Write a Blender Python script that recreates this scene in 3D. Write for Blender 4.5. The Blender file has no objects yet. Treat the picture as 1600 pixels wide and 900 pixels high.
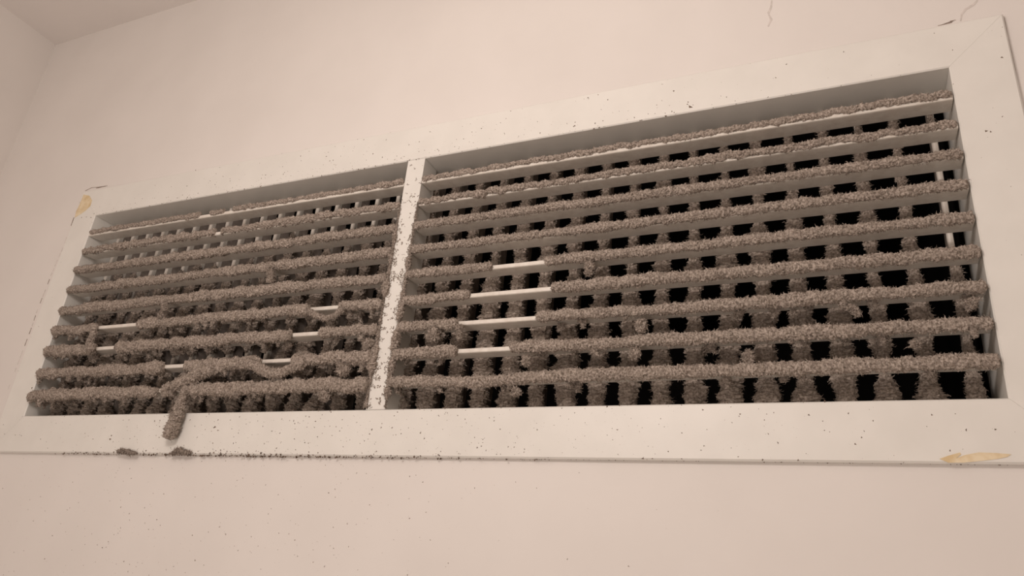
import bpy, bmesh, math, random
import numpy as np
from mathutils import Matrix, Vector

SC = bpy.context.scene
COL = SC.collection

# ------------------------------------------------------------------ camera
FPX = 1151.0                                     # focal length in pixels of the 1600-wide frame
RIGHT = Vector((0.91423043, 0.3951584, 0.08962453))
FWD = Vector((-0.3970608, 0.82959171, 0.39258161))
UP = Vector((0.08078015, -0.39449644, 0.9153399))
CAM = Vector((0.81877181, -0.51218196, -0.14029584))
cam_data = bpy.data.cameras.new('camera')
cam_data.sensor_width = 36.0
cam_data.lens = FPX / 1600.0 * 36.0
cam_data.clip_start = 0.01
cam = bpy.data.objects.new('camera', cam_data)
COL.objects.link(cam)
cam.matrix_world = Matrix(((RIGHT.x, UP.x, -FWD.x, CAM.x), (RIGHT.y, UP.y, -FWD.y, CAM.y),
                           (RIGHT.z, UP.z, -FWD.z, CAM.z), (0, 0, 0, 1)))
SC.camera = cam

# ------------------------------------------------------------------ world, lamp, exposure
world = bpy.data.worlds.new('world')
SC.world = world
world.use_nodes = True
world.node_tree.nodes['Background'].inputs[0].default_value = (1.0, 0.85, 0.72, 1)
world.node_tree.nodes['Background'].inputs[1].default_value = 0.0

lamp = bpy.data.lights.new('ceiling_globe_lamp', 'POINT')
lamp.shadow_soft_size = 0.09
lamp.energy = 5.6
lamp.color = (1.0, 0.893, 0.83)
lamp_o = bpy.data.objects.new('ceiling_globe_lamp', lamp)
COL.objects.link(lamp_o)
lamp_o.location = (0.56, -0.60, 0.26)

# unseen fill light, added low behind the camera to brighten the slat undersides
fill = bpy.data.lights.new('added_fill_light', 'AREA')
fill.shape = 'RECTANGLE'
fill.size, fill.size_y = 0.8, 1.5
fill.energy = 9.0
fill.color = (1.0, 0.893, 0.83)
fill_o = bpy.data.objects.new('added_fill_light', fill)
COL.objects.link(fill_o)
fill_o.location = (0.62, -1.97, -1.05)
fill_o.rotation_euler = (math.radians(90), 0, 0)

SC.view_settings.view_transform = 'Standard'
SC.view_settings.look = 'None'
SC.view_settings.gamma = 1.0
SC.view_settings.use_curve_mapping = False
SC.view_settings.exposure = 0.28

# ------------------------------------------------------------------ measures (metres)
H, W = 0.25, 0.9106                              # louvre opening
B = 0.0395                                       # flange width
ZC, XL = 0.5859, -0.2457                         # ceiling height and left wall
XR, YF, ZF = 2.05, -2.0, -1.85                   # rest of the small room
FT = 0.0045                                      # flange thickness, proud of the wall
SD = 0.053                                       # depth of the sleeve
MX0, MX1 = 0.4472, 0.4664                        # mullion
rng = np.random.default_rng(7)
random.seed(7)

def px(u, v, y):
    """a point seen at (u, v) of the photograph, on the plane at depth y"""
    d = RIGHT * ((u - 800) / FPX) + FWD + UP * ((450 - v) / FPX)
    return CAM + d * ((y - CAM.y) / d.y)

# ------------------------------------------------------------------ materials
def srgb(r, g, b):
    f = lambda c: (c / 255 / 12.92) if c / 255 <= 0.04045 else ((c / 255 + 0.055) / 1.055) ** 2.4
    return (f(r), f(g), f(b), 1)

def material(name, c1, c2, rough, scale, bump=0.0, bump_scale=60.0, detail=3.0, lo=0.35, hi=0.65, spec=0.5):
    m = bpy.data.materials.new(name)
    m.use_nodes = True
    nt = m.node_tree
    b = nt.nodes['Principled BSDF']
    tc = nt.nodes.new('ShaderNodeTexCoord')
    n = nt.nodes.new('ShaderNodeTexNoise')
    n.inputs['Scale'].default_value = scale
    n.inputs['Detail'].default_value = detail
    nt.links.new(tc.outputs['Object'], n.inputs['Vector'])
    r = nt.nodes.new('ShaderNodeValToRGB')
    r.color_ramp.elements[0].position = lo
    r.color_ramp.elements[1].position = hi
    r.color_ramp.elements[0].color = (*c1, 1)
    r.color_ramp.elements[1].color = (*c2, 1)
    nt.links.new(n.outputs['Fac'], r.inputs['Fac'])
    nt.links.new(r.outputs['Color'], b.inputs['Base Color'])
    b.inputs['Roughness'].default_value = rough
    b.inputs['Specular IOR Level'].default_value = spec
    if bump:
        n2 = nt.nodes.new('ShaderNodeTexNoise')
        n2.inputs['Scale'].default_value = bump_scale
        n2.inputs['Detail'].default_value = 4.0
        nt.links.new(tc.outputs['Object'], n2.inputs['Vector'])
        bp = nt.nodes.new('ShaderNodeBump')
        bp.inputs['Strength'].default_value = bump
        bp.inputs['Distance'].default_value = 0.001
        nt.links.new(n2.outputs['Fac'], bp.inputs['Height'])
        nt.links.new(bp.outputs['Normal'], b.inputs['Normal'])
    return m

M_WALL = material('wall_paint', (0.745, 0.70, 0.66), (0.775, 0.73, 0.69), 0.75, 9.0, 0.16, 90.0, spec=0.25)
M_CEIL = material('ceiling_paint', (0.74, 0.69, 0.655), (0.77, 0.72, 0.685), 0.85, 7.0, 0.2, 120.0, spec=0.2)
M_FLOOR = material('floor_tile', (0.58, 0.52, 0.47), (0.66, 0.60, 0.55), 0.5, 5.0)
M_FRAME = material('white_enamel', (0.755, 0.73, 0.68), (0.79, 0.765, 0.715), 0.42, 30.0, 0.05, 260.0)
M_SLAT = material('slat_enamel', (0.69, 0.63, 0.56), (0.78, 0.73, 0.66), 0.38, 160.0, 0.05, 500.0)
M_GRIME = material('dusty_enamel', (0.24, 0.20, 0.17), (0.36, 0.30, 0.26), 0.8, 140.0, 0.1, 400.0, spec=0.2)
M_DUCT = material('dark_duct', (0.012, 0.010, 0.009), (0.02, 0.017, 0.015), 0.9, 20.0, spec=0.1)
M_DUST = material('dust_fluff', (0.20, 0.162, 0.132), (0.475, 0.405, 0.35), 1.0, 650.0, lo=0.32, hi=0.66, spec=0.0)
M_SPECK = material('dust_speck', (0.10, 0.065, 0.045), (0.24, 0.18, 0.14), 1.0, 300.0, spec=0.0)
M_FAINT = material('faint_speck', (0.27, 0.22, 0.185), (0.44, 0.38, 0.34), 1.0, 300.0, spec=0.0)
M_GLUE = material('old_glue', (0.66, 0.50, 0.28), (0.80, 0.68, 0.48), 0.6, 120.0)
M_SCAR = material('plaster_scar', (0.58, 0.53, 0.49), (0.70, 0.64, 0.60), 0.9, 200.0, spec=0.0)
M_CRACK = material('crack_dirt', (0.30, 0.24, 0.20), (0.42, 0.35, 0.30), 1.0, 200.0, spec=0.0)

# ------------------------------------------------------------------ object helpers
def raw_mesh(name, V, F, mat, smooth=False):
    """a mesh from numpy arrays: V (n,3); F a list of (m,k) index arrays"""
    me = bpy.data.meshes.new(name)
    V = np.asarray(V, np.float32)
    me.vertices.add(len(V))
    me.vertices.foreach_set('co', V.ravel())
    F = [np.asarray(f, np.int32) for f in F if len(f)]
    loops = np.concatenate([f.ravel() for f in F])
    tot = np.concatenate([np.full(len(f), f.shape[1], np.int32) for f in F])
    start = np.concatenate([[0], np.cumsum(tot)[:-1]]).astype(np.int32)
    me.loops.add(len(loops))
    me.loops.foreach_set('vertex_index', loops)
    me.polygons.add(len(tot))
    me.polygons.foreach_set('loop_start', start)
    me.polygons.foreach_set('loop_total', tot)
    me.update(calc_edges=True)
    me.polygons.foreach_set('use_smooth', np.full(len(tot), smooth))
    me.materials.append(mat)
    return me

def link(name, me, parent=None, **props):
    o = bpy.data.objects.new(name, me)
    COL.objects.link(o)
    if parent is not None:
        o.parent = parent
        o.matrix_parent_inverse = Matrix.Identity(4)
        off = Vector((0, 0, 0))
        q = parent
        while q is not None:
            off += q.location
            q = q.parent
        o.location = -off if me is None else Vector((0, 0, 0))
        if me is not None and off.length > 0:
            me.transform(Matrix.Translation(-off))
    for k, v in props.items():
        o[k] = v
    return o

def bm_mesh(name, bm, mat, bevel=0.0, seg=2):
    if bevel:
        bmesh.ops.bevel(bm, geom=[e for e in bm.edges if len(e.link_faces) == 2 and e.calc_face_angle(0) > 0.5],
                        offset=bevel, segments=seg, affect='EDGES', profile=0.5)
    bmesh.ops.recalc_face_normals(bm, faces=bm.faces)
    me = bpy.data.meshes.new(name)
    bm.to_mesh(me)
    bm.free()
    me.materials.append(mat)
    return me

def add_box(bm, x0, x1, y0, y1, z0, z1):
    v = [bm.verts.new(p) for p in ((x0, y0, z0), (x1, y0, z0), (x1, y1, z0), (x0, y1, z0),
                                   (x0, y0, z1), (x1, y0, z1), (x1, y1, z1), (x0, y1, z1))]
    for f in ((0, 3, 2, 1), (4, 5, 6, 7), (0, 1, 5, 4), (1, 2, 6, 5), (2, 3, 7, 6), (3, 0, 4, 7)):
        bm.faces.new([v[i] for i in f])

# ------------------------------------------------------------------ noise and fluff
NT = rng.random((64, 64, 64)).astype(np.float32)
def noise(P, s):
    q = np.asarray(P) / s + 31.7
    i = np.floor(q).astype(int)
    f = q - i
    f = f * f * (3 - 2 * f)
    i0 = i & 63
    i1 = (i + 1) & 63
    x0, y0, z0 = i0.T
    x1, y1, z1 = i1.T
    fx, fy, fz = f.T
    a = NT[x0, y0, z0] * (1 - fx) + NT[x1, y0, z0] * fx
    b = NT[x0, y1, z0] * (1 - fx) + NT[x1, y1, z0] * fx
    c = NT[x0, y0, z1] * (1 - fx) + NT[x1, y0, z1] * fx
    d = NT[x0, y1, z1] * (1 - fx) + NT[x1, y1, z1] * fx
    return (a * (1 - fy) + b * fy) * (1 - fz) + (c * (1 - fy) + d * fy) * fz

class Fluff:
    """collects dust tubes and fibres, then becomes one mesh"""
    def __init__(self):
        self.V, self.Q, self.T, self.n = [], [], [], 0
    def tube(self, path, ru, rv, U, Vv, around=22, rough=0.34, fibres=3.0, length=0.0016, seed=0.0):
        path = np.asarray(path, float)
        N = len(path)
        ru = np.broadcast_to(ru, N).astype(float)
        rv = np.broadcast_to(rv, N).astype(float)
        U = np.broadcast_to(U, (N, 3)).astype(float)
        Vv = np.broadcast_to(Vv, (N, 3)).astype(float)
        th = np.linspace(0, 2 * np.pi, around, endpoint=False)
        D = U[:, None, :] * (np.cos(th)[None, :, None] * ru[:, None, None]) + Vv[:, None, :] * (np.sin(th)[None, :, None] * rv[:, None, None])
        P = (path[:, None, :] + D).reshape(-1, 3)
        S = P + seed
        k = 1 + rough * (0.9 * (noise(S, 0.0062) - 0.5) + 0.7 * (noise(S, 0.0026) - 0.5) + 1.3 * (noise(S, 0.0012) - 0.5))
        k = k.reshape(N, around, 1)
        P = path[:, None, :] + D * k
        # the grains: push single vertices about a little
        P = P + rng.normal(0, 0.00022, P.shape)
        V = P.reshape(-1, 3)
        i = np.arange(N - 1)[:, None] * around
        j = np.arange(around)[None, :]
        j2 = (j + 1) % around
        Q = np.stack([i + j, i + j2, i + around + j2, i + around + j], -1).reshape(-1, 4) + self.n
        caps = np.array([self.n + np.arange(around)[::-1], self.n + (N - 1) * around + np.arange(around)])
        self.V.append(V)
        self.Q.append(Q)
        for c in caps:                                        # fan caps as quads/tris
            self.T.append(np.stack([np.full(around - 2, c[0]), c[1:-1], c[2:]], -1))
        self.n += len(V)
        # fibres
        m = int(fibres * len(V) / 4)
        if m:
            idx = rng.integers(0, len(V), m)
            base = V[idx]
            nrm = (D * k).reshape(-1, 3)[idx]
            nrm = nrm / (np.linalg.norm(nrm, axis=1, keepdims=True) + 1e-9)
            self.fibres(base, nrm, length)
    def fibres(self, base, nrm, length, width=0.00030, spread=0.9):
        m = len(base)
        d = nrm + rng.normal(0, spread, (m, 3))
        d /= np.linalg.norm(d, axis=1, keepdims=True) + 1e-9
        L = length * (0.35 + rng.random((m, 1)) ** 2 * 1.2)
        a = np.cross(d, rng.normal(0, 1, (m, 3)))
        a /= np.linalg.norm(a, axis=1, keepdims=True) + 1e-9
        b = np.cross(d, a)
        w = width * (0.6 + 0.8 * rng.random((m, 1)))
        o = base - d * L * 0.25
        bend = o + d * L * 0.6 + a * L * 0.22
        tip = o + d * L + b * L * 0.35
        V = np.stack([o + a * w, o - a * w * 0.5 + b * w * 0.87, o - a * w * 0.5 - b * w * 0.87,
                      bend + a * w * 0.8, bend - a * w * 0.4 - b * w * 0.7, tip], 1).reshape(-1, 3)
        s = (np.arange(m) * 6)[:, None] + self.n
        tri = np.array([[0, 1, 3], [1, 2, 4], [1, 4, 3], [2, 0, 4], [0, 3, 4], [3, 4, 5]])
        self.T.append((s[:, None, :] * 0 + s[:, :, None] + tri[None]).reshape(-1, 3))
        self.V.append(V)
        self.n += len(V)
    def flakes(self, pos, size, flat=0.5):
        """little grains: squashed four-sided crumbs at pos; lying on a surface facing -y"""
        m = len(pos)
        ang = rng.random((m, 1)) * 6.28 + np.array([[0, 2.1, 4.2]]) + rng.normal(0, 0.3, (m, 3))
        r = size[:, None] * (0.5 + 0.8 * rng.random((m, 3)))
        X = pos[:, 0:1] + np.cos(ang) * r
        Z = pos[:, 2:3] + np.sin(ang) * r
        Y = np.repeat(pos[:, 1:2], 3, 1) + 0.0001
        base = np.stack([X, Y, Z], -1)
        tip = pos[:, None, :] + np.stack([rng.normal(0, 0.2, m) * size, -size * flat, rng.normal(0, 0.2, m) * size], -1)[:, None, :]
        V = np.concatenate([base, tip], 1).reshape(-1, 3)
        s = (np.arange(m) * 4)[:, None, None] + self.n
        self.T.append((s + np.array([[0, 1, 3], [1, 2, 3], [2, 0, 3]])[None]).reshape(-1, 3))
        self.V.append(V)
        self.n += len(V)
    def mesh(self, name, mat=None):
        F = []
        if self.Q: F.append(np.concatenate(self.Q))
        if self.T: F.append(np.concatenate(self.T))
        return raw_mesh(name, np.concatenate(self.V), F, mat or M_DUST)

def wobble(t, s, amp, seed):
    """smooth random wobble along a coordinate t"""
    P = np.stack([t, np.full_like(t, seed * 0.371), np.full_like(t, seed * 0.137)], -1)
    return amp * 2 * (noise(P, s) - 0.5)

# ------------------------------------------------------------------ the room
def struct(name, bm, mat, parent=None, bevel=0.0):
    return link(name, bm_mesh(name, bm, mat, bevel), parent, kind='structure')

TW = 0.10
bm = bmesh.new()                                          # back wall with the hole for the vent
hx0, hx1, hz0, hz1 = -0.004, W + 0.004, -0.004, H + 0.004
xs = [XL, hx0, hx1, XR]
zs = [ZF, hz0, hz1, ZC]
for i in range(3):
    for j in range(3):
        if (i, j) != (1, 1):
            vs = [bm.verts.new((x, FT, z)) for x, z in ((xs[i], zs[j]), (xs[i + 1], zs[j]), (xs[i + 1], zs[j + 1]), (xs[i], zs[j + 1]))]
            bm.faces.new(vs)
bmesh.ops.remove_doubles(bm, verts=bm.verts, dist=1e-6)
r = bmesh.ops.extrude_face_region(bm, geom=list(bm.faces))
bmesh.ops.translate(bm, vec=(0, TW, 0), verts=[g for g in r['geom'] if isinstance(g, bmesh.types.BMVert)])
wall_back = struct('wall_back', bm, M_WALL)
bm = bmesh.new(); add_box(bm, XL - TW, XL, YF, TW, ZF, ZC); wall_left = struct('wall_left', bm, M_WALL)
bm = bmesh.new(); add_box(bm, XR, XR + TW, YF, TW, ZF, ZC); struct('wall_right', bm, M_WALL)
bm = bmesh.new(); add_box(bm, XL - TW, XR + TW, YF - TW, YF, ZF, ZC); struct('wall_front', bm, M_WALL)
bm = bmesh.new(); add_box(bm, XL - TW, XR + TW, YF - TW, TW, ZC, ZC + TW); ceiling = struct('ceiling', bm, M_CEIL)
bm = bmesh.new(); add_box(bm, XL - TW, XR + TW, YF - TW, TW, ZF - TW, ZF); struct('floor', bm, M_FLOOR)

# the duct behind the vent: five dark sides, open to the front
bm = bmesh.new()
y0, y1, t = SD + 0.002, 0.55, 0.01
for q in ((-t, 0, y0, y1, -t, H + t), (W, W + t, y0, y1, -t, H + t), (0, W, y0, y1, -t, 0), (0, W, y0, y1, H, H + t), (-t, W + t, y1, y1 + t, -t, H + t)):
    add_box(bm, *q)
struct('duct_box_1', bm, M_DUCT)

# ------------------------------------------------------------------ the vent
vent = link('air_vent', None, None, label='wide white wall vent with dusty slats, set high under the ceiling', category='vent')
vent.location = (W / 2, 0, 0)

def rail(P0, P1, inner):
    """mitred L-shaped rail: a flange on the wall and a sleeve into it; P0..P1 run along the inner edge, inner points into the opening"""
    P0, P1, n = Vector(P0), Vector(P1), Vector(inner)
    d = (P1 - P0).normalized()
    g = 0.00006
    bm = bmesh.new()
    # profile (outward distance, y)
    prof = [(0.0, SD), (0.0, 0.0009), (0.0009, 0.0), (B - 0.0012, 0.0), (B, 0.0012), (B, FT + 0.0002), (0.0016, FT + 0.0002), (0.0016, SD)]
    A = [bm.verts.new(P0 - n * o - d * (o - g) + Vector((0, y, 0))) for o, y in prof]
    C = [bm.verts.new(P1 - n * o + d * (o - g) + Vector((0, y, 0))) for o, y in prof]
    k = len(prof)
    for i in range(k):
        bm.faces.new((A[i], A[(i + 1) % k], C[(i + 1) % k], C[i]))
    bm.faces.new(A); bm.faces.new(C)
    return link('frame_rail', bm_mesh('frame_rail', bm, M_FRAME), vent)

rail((0, 0, H), (W, 0, H), (0, 0, -1))
rail((0, 0, 0), (W, 0, 0), (0, 0, 1))
rail((0, 0, 0), (0, 0, H), (1, 0, 0))
rail((W, 0, 0), (W, 0, H), (-1, 0, 0))

# mullion: a deep flat bar
bm = bmesh.new()
add_box(bm, MX0, MX1, 0.0004, 0.0235, 0.0002, H - 0.0002)
mullion = link('mullion', bm_mesh('mullion', bm, M_FRAME, 0.0007), vent, label='white upright bar speckled with dust')

# slats
PITCH = 0.0250
def slat_z(k): return 0.2238 - PITCH * (k - 1)
def slat_mesh(x0, x1, z):
    bm = bmesh.new()
    prof = [(0.0006, 0.0014), (0.0011, 0.0019), (0.0022, 0.0021), (0.0173, 0.0010), (0.0180, 0.0006), (0.0180, -0.0006), (0.0173, -0.0010), (0.0022, -0.0021), (0.0011, -0.0019), (0.0006, -0.0014)]
    A = [bm.verts.new((x0, y, z + h)) for y, h in prof]
    C = [bm.verts.new((x1, y, z + h)) for y, h in prof]
    k = len(prof)
    for i in range(k):
        bm.faces.new((A[i], A[(i + 1) % k], C[(i + 1) % k], C[i]))
    bm.faces.new(A); bm.faces.new(C)
    return bm_mesh('slat', bm, M_SLAT)

# bare patches, read off the photograph as (slat, x from, x to, y) in its pixels
BARE = {'L': [(6, 153, 216, 513), (7, 149, 184, 547), (6, 484, 530, 486), (7, 457, 500, 522), (8, 257, 292, 573), (8, 409, 458, 566),
              (9, 249, 257, 608), (9, 277, 295, 605), (1, 312, 327, 338), (1, 350, 362, 333), (2, 336, 345, 365)],
        'R': [(5, 769, 851, 420), (6, 734, 861, 465), (7, 716, 838, 507), (8, 715, 798, 548)]}
RAD = {'L': [2.7, 3.7, 4.2, 4.4, 4.8, 5.3, 5.5, 5.8, 6.0], 'R': [2.7, 3.1, 3.3, 3.5, 3.9, 4.1, 4.3, 4.5, 4.6]}
OFF = {'L': [2.6, 1.7, 1.0, 0.6, 0.2, -0.3, -0.6, -0.8, -0.8], 'R': [2.6, 1.8, 1.2, 0.9, 0.5, 0.1, 0.0, -0.1, -0.2]}

for side, x0, x1 in (('L', 0.0008, MX0 - 0.0004), ('R', MX1 + 0.0004, W - 0.0008)):
    for k in range(1, 10):
        z = slat_z(k)
        s = link('slat', slat_mesh(x0, x1, z), vent)
        gaps = sorted((px(a, v, 0.0).x, px(b, v, 0.0).x) for kk, a, b, v in BARE[side] if kk == k)
        segs, a = [], x0 + 0.0004
        for g0, g1 in gaps:
            segs.append((a, g0)); a = g1
        segs.append((a, x1 - 0.0004))
        F = Fluff()
        R = RAD[side][k - 1] / 1000
        for (a, b) in segs:
            n = max(6, int((b - a) / 0.00075))
            x = np.linspace(a, b, n)
            seed = k * 3.1 + (17 if side == 'L' else 0)
            rr = R * (1 + wobble(x, 0.035, 0.16, seed) + wobble(x, 0.009, 0.14, seed + 5))
            e = np.minimum(x - a, b - x)
            taper = np.clip(e / (0.6 * R), 0, 1)
            rr = rr * (0.30 + 0.70 * np.sqrt(taper * (2 - taper)))
            droop = np.zeros(n)
            if k >= 5:
                droop = -np.abs(wobble(x, 0.02, 0.0011 if side == 'R' else 0.0022, seed + 9))
            zc = z + OFF[side][k - 1] / 1000 + wobble(x, 0.03, 0.0005, seed + 2) + wobble(x, 0.005, 0.0011 if k < 3 else 0.0004, seed + 7) + droop
            yc = -0.0004 - 0.12 * R + wobble(x, 0.04, 0.0006, seed + 3) + (0.0012 if k < 3 else 0)
            if side == 'R' and k == 9:                      # dust slipped a little off the lowest slat
                zc = zc - 0.0022 * np.exp(-((x - 0.545) / 0.04) ** 2)
            path = np.stack([x, yc, zc], -1)
            F.tube(path, rr * 0.86, rr, (0, 1, 0), (0, 0, 1), around=21, rough=0.36 if k > 2 else 0.55, fibres=2.2 if k > 1 else 1.6, length=0.0021 if k > 2 else 0.0014, seed=seed)
            if (side == 'L' and k >= 6) or (side == 'R' and k >= 7):      # ragged bits drooping from the underside
                for q in range(int((b - a) / (0.013 if side == 'L' else 0.03))):
                    xq = random.uniform(a + 0.004, max(a + 0.005, b - 0.004))
                    hq = random.uniform(0.003, 0.009 if side == 'L' else 0.006)
                    zt = np.linspace(z - R * 0.6, z - R * 0.9 - hq, 12)
                    xx = xq + wobble(zt, 0.006, 0.003, xq * 50)
                    F.tube(np.stack([xx, np.full(12, random.uniform(-0.002, 0.012)), zt], -1), np.linspace(0.0034, 0.0012, 12) * random.uniform(0.6, 1.2), np.linspace(0.003, 0.001, 12), (1, 0, 0), (0, 1, 0), around=12, rough=0.8, fibres=5, length=0.0024, seed=xq * 9)
        link('dust_coat', F.mesh('dust_coat'), s, kind='stuff', label='grey brown dust fluff on the slat edge')

# rear upright blades
def blade_mesh(x):
    bm = bmesh.new()
    prof = [(0.0, 0.0298), (0.0015, 0.0302), (0.0021, 0.0312), (0.0021, 0.0330), (0.0017, 0.0365), (0.0009, 0.0505), (-0.0009, 0.0505), (-0.0017, 0.0365), (-0.0021, 0.0330), (-0.0021, 0.0312), (-0.0015, 0.0302)]
    A = [bm.verts.new((x + a, y, 0.0003)) for a, y in prof]
    C = [bm.verts.new((x + a, y, H - 0.0003)) for a, y in prof]
    k = len(prof)
    for i in range(k):
        f = bm.faces.new((A[i], A[(i + 1) % k], C[(i + 1) % k], C[i]))
        f.material_index = 1 if 4 <= i <= 6 else 0               # dirt film on the flanks, clean nose
    bm.faces.new(A); bm.faces.new(C)
    me = bm_mesh('blade', bm, M_SLAT)
    me.materials.append(M_GRIME)
    return me

bl = [(0.0115 + 0.02555 * i, 'L') for i in range(17)] + [(0.8985 - 0.02563 * i, 'R') for i in range(18)]
for i, (x, side) in enumerate(bl):
    b = link('blade', blade_mesh(x), vent)
    F = Fluff()
    n = 320
    z = np.linspace(0.001, H - 0.006, n)
    t = 1 - z / H                                           # 0 at the top, 1 at the bottom
    seed = 40 + i * 1.7
    base = 0.0026 + 0.0042 * np.clip(t * 1.3, 0, 1) ** 0.8
    cell = np.abs(((z - 0.0238) / PITCH) % 1 - 0.5) * 2      # 1 in level with a slat, 0 midway
    rr = base * (1 + wobble(z, 0.022, 0.45, seed) + wobble(z, 0.008, 0.22, seed + 3)) * (1.08 - 0.16 * cell)
    if side == 'L':
        top = 0.197 + 0.012 * math.sin(i * 1.3) - (0.02 if i < 9 else 0.0)
        rr = rr * np.clip((top - z) / 0.012, 0.0, 1)
        if 6 <= i <= 11:
            rr = rr * (1 - np.exp(-((z - 0.062) / 0.011) ** 4))
    elif x > 0.89:
        rr = rr * np.where(np.abs(z - 0.165) < 0.05, 0.0, np.clip(0.45 + 0.4 * np.clip((0.05 - z) / 0.03, 0, 1), 0, 1))
    elif x > 0.84:
        rr = rr * 0.85
    path = np.stack([x + wobble(z, 0.015, 0.0007, seed + 6), 0.0308 - 0.25 * rr, z], -1)
    on = rr > 0.0009
    run = np.flatnonzero(np.diff(np.concatenate([[0], on.astype(int), [0]])))
    for i0, i1 in zip(run[::2], run[1::2]):
        if i1 - i0 > 5:
            F.tube(path[i0:i1], rr[i0:i1], rr[i0:i1] * 0.9, (1, 0, 0), (0, 1, 0), around=16, rough=0.5, fibres=2.3, length=0.0028, seed=seed)
    link('dust_coat', F.mesh('dust_coat'), b, kind='stuff', label='dust fluff on the front edge of the blade')

# dust on the mullion face: grains, thicker at the edges and lower down
F = Fluff()
m = 9000
zz = 0.001 + 0.246 * rng.random(m)
xx = MX0 + (MX1 - MX0) * rng.random(m)
edge = np.abs(xx - 0.5 * (MX0 + MX1)) / (0.5 * (MX1 - MX0))
low = np.clip((0.235 - zz) / 0.10, 0, 1) * np.clip((zz + 0.05) / 0.08, 0, 1)
clot = noise(np.stack([xx, zz * 0, zz], -1), 0.0045) * 0.6 + noise(np.stack([xx, zz * 0 + 1, zz], -1), 0.0018) * 0.4
keep = clot + (0.30 * edge ** 2 + 0.02) * low > 0.71 - 0.05 * low
xx, zz = xx[keep], zz[keep]
F.flakes(np.stack([xx, np.full_like(xx, 0.0004), zz], -1), 0.0004 + 0.0006 * rng.random(len(xx)) ** 2, 0.9)
for xe, sgn in ((MX0, -1), (MX1, 1)):                       # fluff creeping along both edges
    zt = np.linspace(0.002, 0.20, 280)
    rr = 0.0034 * np.clip(0.5 + wobble(zt, 0.012, 1.0, 80 + sgn) + wobble(zt, 0.004, 0.4, 90 + sgn), 0.08, 1.4) * np.clip((0.205 - zt) / 0.07, 0.1, 1) * np.clip((zt + 0.03) / 0.06, 0, 1)
    F.tube(np.stack([xe + 0.0002 * sgn + 0 * zt, 0.0000 + 0 * zt, zt], -1), rr, rr, (1, 0, 0), (0, 1, 0), around=12, rough=0.6, fibres=3.5, length=0.0022, seed=3.3 * sgn)
link('dust_coat', F.mesh('dust_coat'), mullion, kind='stuff', label='brown dust grains on the white bar')

# ------------------------------------------------------------------ loose clumps and strands of dust
def strand(name, pts, radii, y, label, category='dust', group=None, rough=0.42, fib=2.4):
    """a rope of dust through pixel points of the photograph at depth y (a number or one per point)"""
    ys = y if isinstance(y, (list, tuple)) else [y] * len(pts)
    P = np.array([list(px(u, v, yy)) for (u, v), yy in zip(pts, ys)])
    R = np.array(radii) / 1000
    # smooth resampling
    L = np.concatenate([[0], np.cumsum(np.linalg.norm(np.diff(P, axis=0), axis=1))])
    n = max(14, int(L[-1] / 0.0007))
    s = np.linspace(0, L[-1], n)
    Q = np.stack([np.interp(s, L, P[:, i]) for i in range(3)], -1)
    for _ in range(max(2, n // 12)):
        Q[1:-1] = 0.5 * Q[1:-1] + 0.25 * (Q[:-2] + Q[2:])
    r = np.interp(s, L, R)
    ends = np.clip(np.minimum(s, L[-1] - s) / (0.7 * R.mean()), 0, 1)
    r = r * (0.25 + 0.75 * np.sqrt(ends * (2 - ends)))
    T = np.gradient(Q, axis=0)
    T /= np.linalg.norm(T, axis=1, keepdims=True)
    U = np.cross(T, np.array([0, 1, 0.0]))
    U /= np.linalg.norm(U, axis=1, keepdims=True) + 1e-9
    V = np.cross(T, U)
    F = Fluff()
    if name == 'dust_clump': rough, fib = 0.85, 5.0
    F.tube(Q, r, r * 0.9, U, V, around=22, rough=rough, fibres=fib, length=0.0028 if name == 'dust_clump' else 0.0022, seed=pts[0][0] * 0.01)
    me = F.mesh(name)
    c = Vector(Q.mean(0))
    me.transform(Matrix.Translation(-c))
    o = link(name, me, None, label=label, category=category)
    o.location = c
    if group: o['group'] = group
    return o

strand('dust_strand', [(292, 603), (287, 618), (281, 635), (276, 652), (270, 668), (263, 686)], [4.2, 3.8, 4.6, 6.2, 6.4, 6.2], [-0.004, -0.006, -0.0075, -0.0078, -0.0078, -0.0075],
       'thick strand of grey dust hanging off the lowest slat, down over the white frame')
strand('dust_strand', [(338, 575), (315, 583), (296, 592), (276, 601), (260, 606)], [6.0, 6.2, 5.6, 5.4, 3.6], [-0.003, -0.005, -0.006, -0.006, -0.006],
       'stubby dust roll slumped slantwise from the second lowest slat onto the lowest one')
strand('dust_strand', [(385, 566), (402, 573), (420, 583), (438, 584), (455, 576), (478, 564)], [5.0, 4.4, 4.6, 4.2, 4.2, 4.8], -0.006,
       'thick loop of dust sagging under a bare patch of the second lowest slat')
strand('dust_strand', [(482, 486), (494, 493), (508, 498), (522, 494), (536, 483)], [3.0, 2.6, 2.4, 2.4, 3.0], -0.005,
       'thin loop of dust sagging under a short bare patch, just before the white upright bar')
strand('dust_strand', [(147, 517), (144, 527), (139, 537), (143, 549)], [4.6, 3.4, 3.4, 4.0], -0.004,
       'dust strand bridging two slats at the torn end of their fluff, beside two bare patches')
G = 'dust clumps dangling from the slats'
strand('dust_clump', [(424, 417), (423, 428), (426, 441)], [3.2, 3.6, 3.0], -0.004, 'dust clump hanging from a slat in the upper half of the narrower looking section', group=G)
strand('dust_clump', [(258, 474), (256, 484), (249, 497)], [2.6, 2.6, 3.6], -0.005, 'thin crooked dust clump leaning between two slats, above a long bare patch', group=G)
strand('dust_clump', [(918, 410), (922, 419), (917, 430)], [2.4, 3.2, 2.6], -0.003, 'dust clump dangling past the far end of the highest long bare patch', group=G)
strand('dust_clump', [(1000, 500), (1004, 510), (999, 520)], [3.0, 3.6, 2.6], -0.003, 'round dust clump dangling from the third slat up, near the middle of the wide section', group=G)
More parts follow.
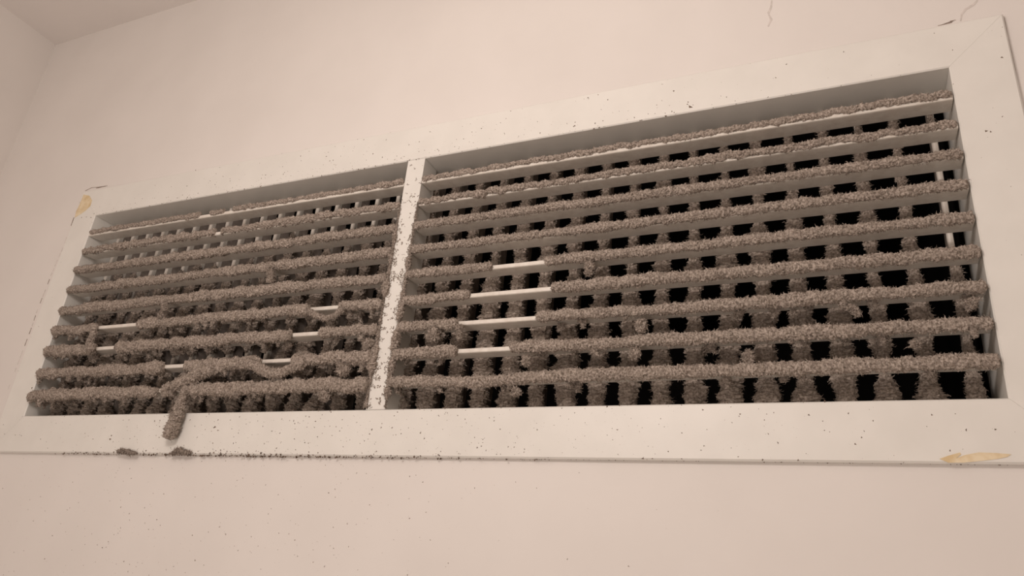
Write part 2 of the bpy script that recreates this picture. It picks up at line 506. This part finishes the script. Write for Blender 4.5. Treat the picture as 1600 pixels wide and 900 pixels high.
strand('dust_clump', [(996, 545), (992, 554), (984, 560)], [3.2, 3.4, 2.4], -0.003, 'round dust clump dangling from the second slat up, near the middle of the wide section', group=G)
strand('dust_clump', [(826, 556), (822, 564), (828, 570)], [3.6, 3.8, 2.4], -0.003, 'loose dust clump under the lowest long bare patch, by its covered end', group=G)
strand('dust_clump', [(808, 606), (805, 613), (803, 619)], [3.4, 3.2, 1.8], -0.003, 'pointed dust clump under the lowest slat, nearly touching the frame', group=G)
strand('dust_clump', [(673, 512), (677, 524), (672, 534)], [3.4, 4.6, 3.6], -0.002, 'dust clump hanging beside the white upright bar, below the third slat up', group=G)
strand('dust_clump', [(716, 508), (719, 520), (717, 531)], [3.0, 2.0, 1.6], -0.004, 'ragged dust clump hanging at the torn edge of the second lowest long bare patch', group=G)
strand('dust_clump', [(505, 612), (508, 620), (506, 627)], [4.6, 3.8, 2.0], -0.004, 'ragged dust clump under the lowest slat, near the foot of the white upright bar', group=G)
strand('dust_clump', [(533, 568), (536, 578), (545, 580)], [4.0, 5.0, 3.2], -0.003, 'fat dust clump bulging below the second lowest slat near the white upright bar', group=G)
strand('dust_clump', [(578, 529), (574, 540), (572, 549)], [4.4, 4.0, 2.6], -0.003, 'dust clump touching the white upright bar below the third slat up', group=G)
strand('dust_clump', [(1168, 548), (1172, 558), (1164, 568)], [2.6, 2.8, 2.0], -0.002, 'frayed dust clump dangling into a dark gap above the lowest slat', group=G)
strand('dust_clump', [(1432, 533), (1428, 540), (1436, 542)], [2.6, 2.4, 1.8], -0.004, 'small curled dust clump under the second lowest slat, over a wide dark gap', group=G)
strand('dust_clump', [(1516, 466), (1520, 474), (1512, 484)], [3.4, 3.0, 1.8], -0.003, 'frayed dust clump dangling close to the far end wall of the wide section', group=G)
strand('dust_clump', [(1326, 478), (1336, 484), (1342, 494)], [2.6, 2.2, 1.4], -0.002, 'wispy dust clump over a dark gap below the fourth slat up', group=G)

# clumps caught on the lower outer edge of the frame
G2 = 'dust clumps on the lower edge of the frame'
strand('dust_clump', [(184, 705), (190, 704), (195, 706), (201, 707), (206, 707), (213, 709)], [0.8, 1.9, 1.5, 1.9, 0.8, 0.6], -0.001, 'flat dust clump lying on the lower frame edge, furthest from the upright bar', group=G2)
strand('dust_clump', [(268, 709), (274, 707), (280, 704), (286, 706), (291, 707), (298, 708)], [0.9, 1.5, 2.3, 1.5, 1.9, 0.7], -0.001, 'flat dust clump on the lower frame edge, just below the hanging strand', group=G2)

# ------------------------------------------------------------------ specks, trail, marks
def specks(points, sizes, name, parent, mat, label, flat=0.4):
    F = Fluff()
    F.flakes(np.asarray(points, float), np.asarray(sizes, float), flat)
    return link(name, F.mesh(name, mat), parent, kind='stuff', label=label)

pts, sz = [], []
def add(u, v, s, y=0.0):
    p = px(u, v, y)
    pts.append(list(p)); sz.append(s)
# scattered on the frame, read as densities along it
for _ in range(2900):
    u = random.uniform(20, 1590)
    x = random.uniform(-B, W + B)
    w = math.exp(-((x - 0.42) / 0.30) ** 2) * 0.8 + 0.10
    if random.random() > w: continue
    if random.random() < 0.62:
        z = -B * random.random()
    else:
        z = H + B * random.random() ** 2.2
    pts.append([x, 0.0, z]); sz.append(0.0003 + 0.0009 * random.random() ** 3)
for _ in range(120):                                        # along the two ends
    e = random.choice((0, 1))
    x = (-B * random.random()) if e == 0 else W + B * random.random()
    pts.append([x, 0.0, random.uniform(-B, H + B)]); sz.append(0.0002 + 0.0005 * random.random() ** 3)
for _ in range(150):                                        # close to the upper inner edge
    x = random.random() * 0.65
    pts.append([x, 0.0, H + 0.0006 + 0.012 * random.random() ** 2]); sz.append(0.0003 + 0.0006 * random.random() ** 2)
for u, v, s in ((1078, 167, .0024), (1074, 163, .0012), (1083, 164, .0011), (1050, 174, .0011), (1039, 177, .0009), (752, 697, .0013), (746, 699, .0011), (336, 667, .0020), (341, 656, .0013), (340, 672, .0012), (172, 686, .0020), (174, 681, .0014),
                (277, 309, .001), (263, 308, .001), (293, 308, .0012), (142, 340, .0016), (147, 334, .0014), (80, 675, .0008), (1215, 692, .0012), (1264, 648, .0010), (1325, 646, .0009), (1350, 674, .0009), (1456, 648, .0008),
                (1286, 658, .0008), (1548, 206, .0010), (1541, 205, .0012), (1566, 182, .0009), (50, 606, .0014), (43, 627, .0016), (250, 657, .001)):
    add(u, v, s)
specks(pts, sz, 'dust_specks', vent, M_SPECK, 'tiny dark specks of dust on the white frame')

pts, sz = [], []                                            # the trail along the lower outer edge
for _ in range(1700):
    x = random.uniform(0.07, 0.62)
    w = 0.25 + 0.75 * noise(np.array([[x, 0, 0]]), 0.011)[0]
    w *= math.exp(-((x - 0.30) / 0.22) ** 2)
    if random.random() > w: continue
    pts.append([x, random.uniform(-0.0004, 0.003), -B + random.random() ** 1.8 * 0.0075 * w - 0.0010]); sz.append(0.0004 + 0.0011 * random.random() ** 2)
for _ in range(45):
    x = random.uniform(0.6, 0.93)
    pts.append([x, 0.002, -B - 0.0003]); sz.append(0.0003 + 0.0003 * random.random())
specks(pts, sz, 'dust_trail', vent, M_SPECK, 'crumbly line of dust along the lower frame edge', 0.9)

pts, sz = [], []                                            # wall below the vent
for _ in range(2400):
    x, z = random.uniform(-0.12, 0.95), random.uniform(-0.19, -B - 0.004)
    w = math.exp(-((x - 0.24) / 0.26) ** 2) * (0.25 + noise(np.array([[x, 0, z]]), 0.03)[0])
    if random.random() > w: continue
    pts.append([x, FT, z]); sz.append(0.0004 + 0.0008 * random.random() ** 3)
for _ in range(40):
    pts.append([random.uniform(-0.1, 0.9), FT, random.uniform(H + B + 0.01, 0.5)]); sz.append(0.0003)
specks(pts, sz, 'dust_specks', wall_back, M_FAINT, 'faint grey specks on the wall below the vent')
pts = [list(px(u, v, FT)) for u, v in ((160, 856), (305, 876), (305, 777), (372, 860), (640, 745), (419, 803), (245, 812), (200, 893), (508, 727))]
specks(pts, [.0013, .0013, .0010, .0009, .0009, .0009, .0009, .0010, .0009], 'dust_specks', wall_back, M_SPECK, 'a few darker specks on the wall')

# glue left along two corners of the frame: thin irregular skins
def skin(name, poly, y, mat, label, parent, thick=0.0003):
    bm = bmesh.new()
    vs = [bm.verts.new(px(u, v, y) + Vector((0, -thick, 0))) for u, v in poly]
    f = bm.faces.new(vs)
    r = bmesh.ops.extrude_face_region(bm, geom=[f])
    bmesh.ops.translate(bm, vec=(0, thick + 0.00005, 0), verts=[g for g in r['geom'] if isinstance(g, bmesh.types.BMVert)])
    o = link(name, bm_mesh(name, bm, mat), parent)
    if label: o['label'] = label
    return o
skin('glue_residue', [(131, 304), (140, 306), (144, 313), (141, 322), (134, 329), (127, 334), (117, 340), (119, 331), (124, 321)], 0.0, M_GLUE, 'yellow glue stain at the upper corner', vent)
skin('glue_residue', [(1468, 717), (1482, 712), (1500, 707), (1502, 710), (1494, 716), (1508, 711), (1530, 707), (1556, 708), (1580, 710), (1574, 714), (1560, 717), (1535, 720), (1505, 723), (1482, 723)], 0.0, M_GLUE, 'tan glue stain at the lower corner', vent)
skin('plaster_crack', [(1199, 20), (1203, 12), (1205, 0), (1207, 1), (1206, 12), (1202, 22), (1207, 30), (1201, 42), (1199, 41), (1203, 31)], FT, M_SCAR, None, wall_back, 0.0002)
skin('plaster_crack', [(1500, 33), (1501, 22), (1507, 14), (1520, 6), (1526, 0), (1529, 0), (1523, 8), (1510, 16), (1504, 23), (1502, 33)], FT, M_SCAR, None, wall_back, 0.0002)
# open joint between wall and frame, seen as a hairline
def hairline(pts, y, w=0.0004):
    poly = [(u, v) for u, v in pts] + [(u + w * 1000 * 1.6, v + w * 1000 * 1.6) for u, v in reversed(pts)]
    return poly
skin('plaster_crack', hairline([(1568, 25), (1571, 38), (1574, 56), (1580, 80), (1586, 108), (1592, 140)], FT), FT, M_CRACK, None, wall_back, 0.0002)
skin('plaster_crack', hairline([(1465, 40), (1475, 38), (1487, 35), (1484, 33), (1493, 31)], FT), FT, M_CRACK, None, wall_back, 0.0002)
skin('plaster_crack', hairline([(133, 298), (143, 293), (155, 292), (168, 290), (150, 294)], FT), FT, M_CRACK, None, wall_back, 0.0002)

# broken line of old caulk dirt down the outer edge of the frame
edge = [(127, 312), (117, 338), (100, 385), (88, 412), (80, 432), (61, 480), (50, 512), (32, 560), (18, 597), (3, 635)]
for (u0, v0), (u1, v1) in list(zip(edge, edge[1:])):
    for q in range(3):
        a, b = q / 3 + random.uniform(0.0, 0.12), q / 3 + random.uniform(0.2, 0.33)
        if random.random() < 0.2: continue
        A = (u0 + (u1 - u0) * a - 1.2, v0 + (v1 - v0) * a); C = (u0 + (u1 - u0) * b - 1.2, v0 + (v1 - v0) * b)
        w = random.uniform(0.5, 1.1)
        skin('caulk_dirt', [A, (A[0] + w, A[1] + w * 0.3), (C[0] + w, C[1] + w * 0.3), C], FT, random.choice((M_FAINT, M_SCAR, M_SCAR)), None, wall_back, 0.0002)
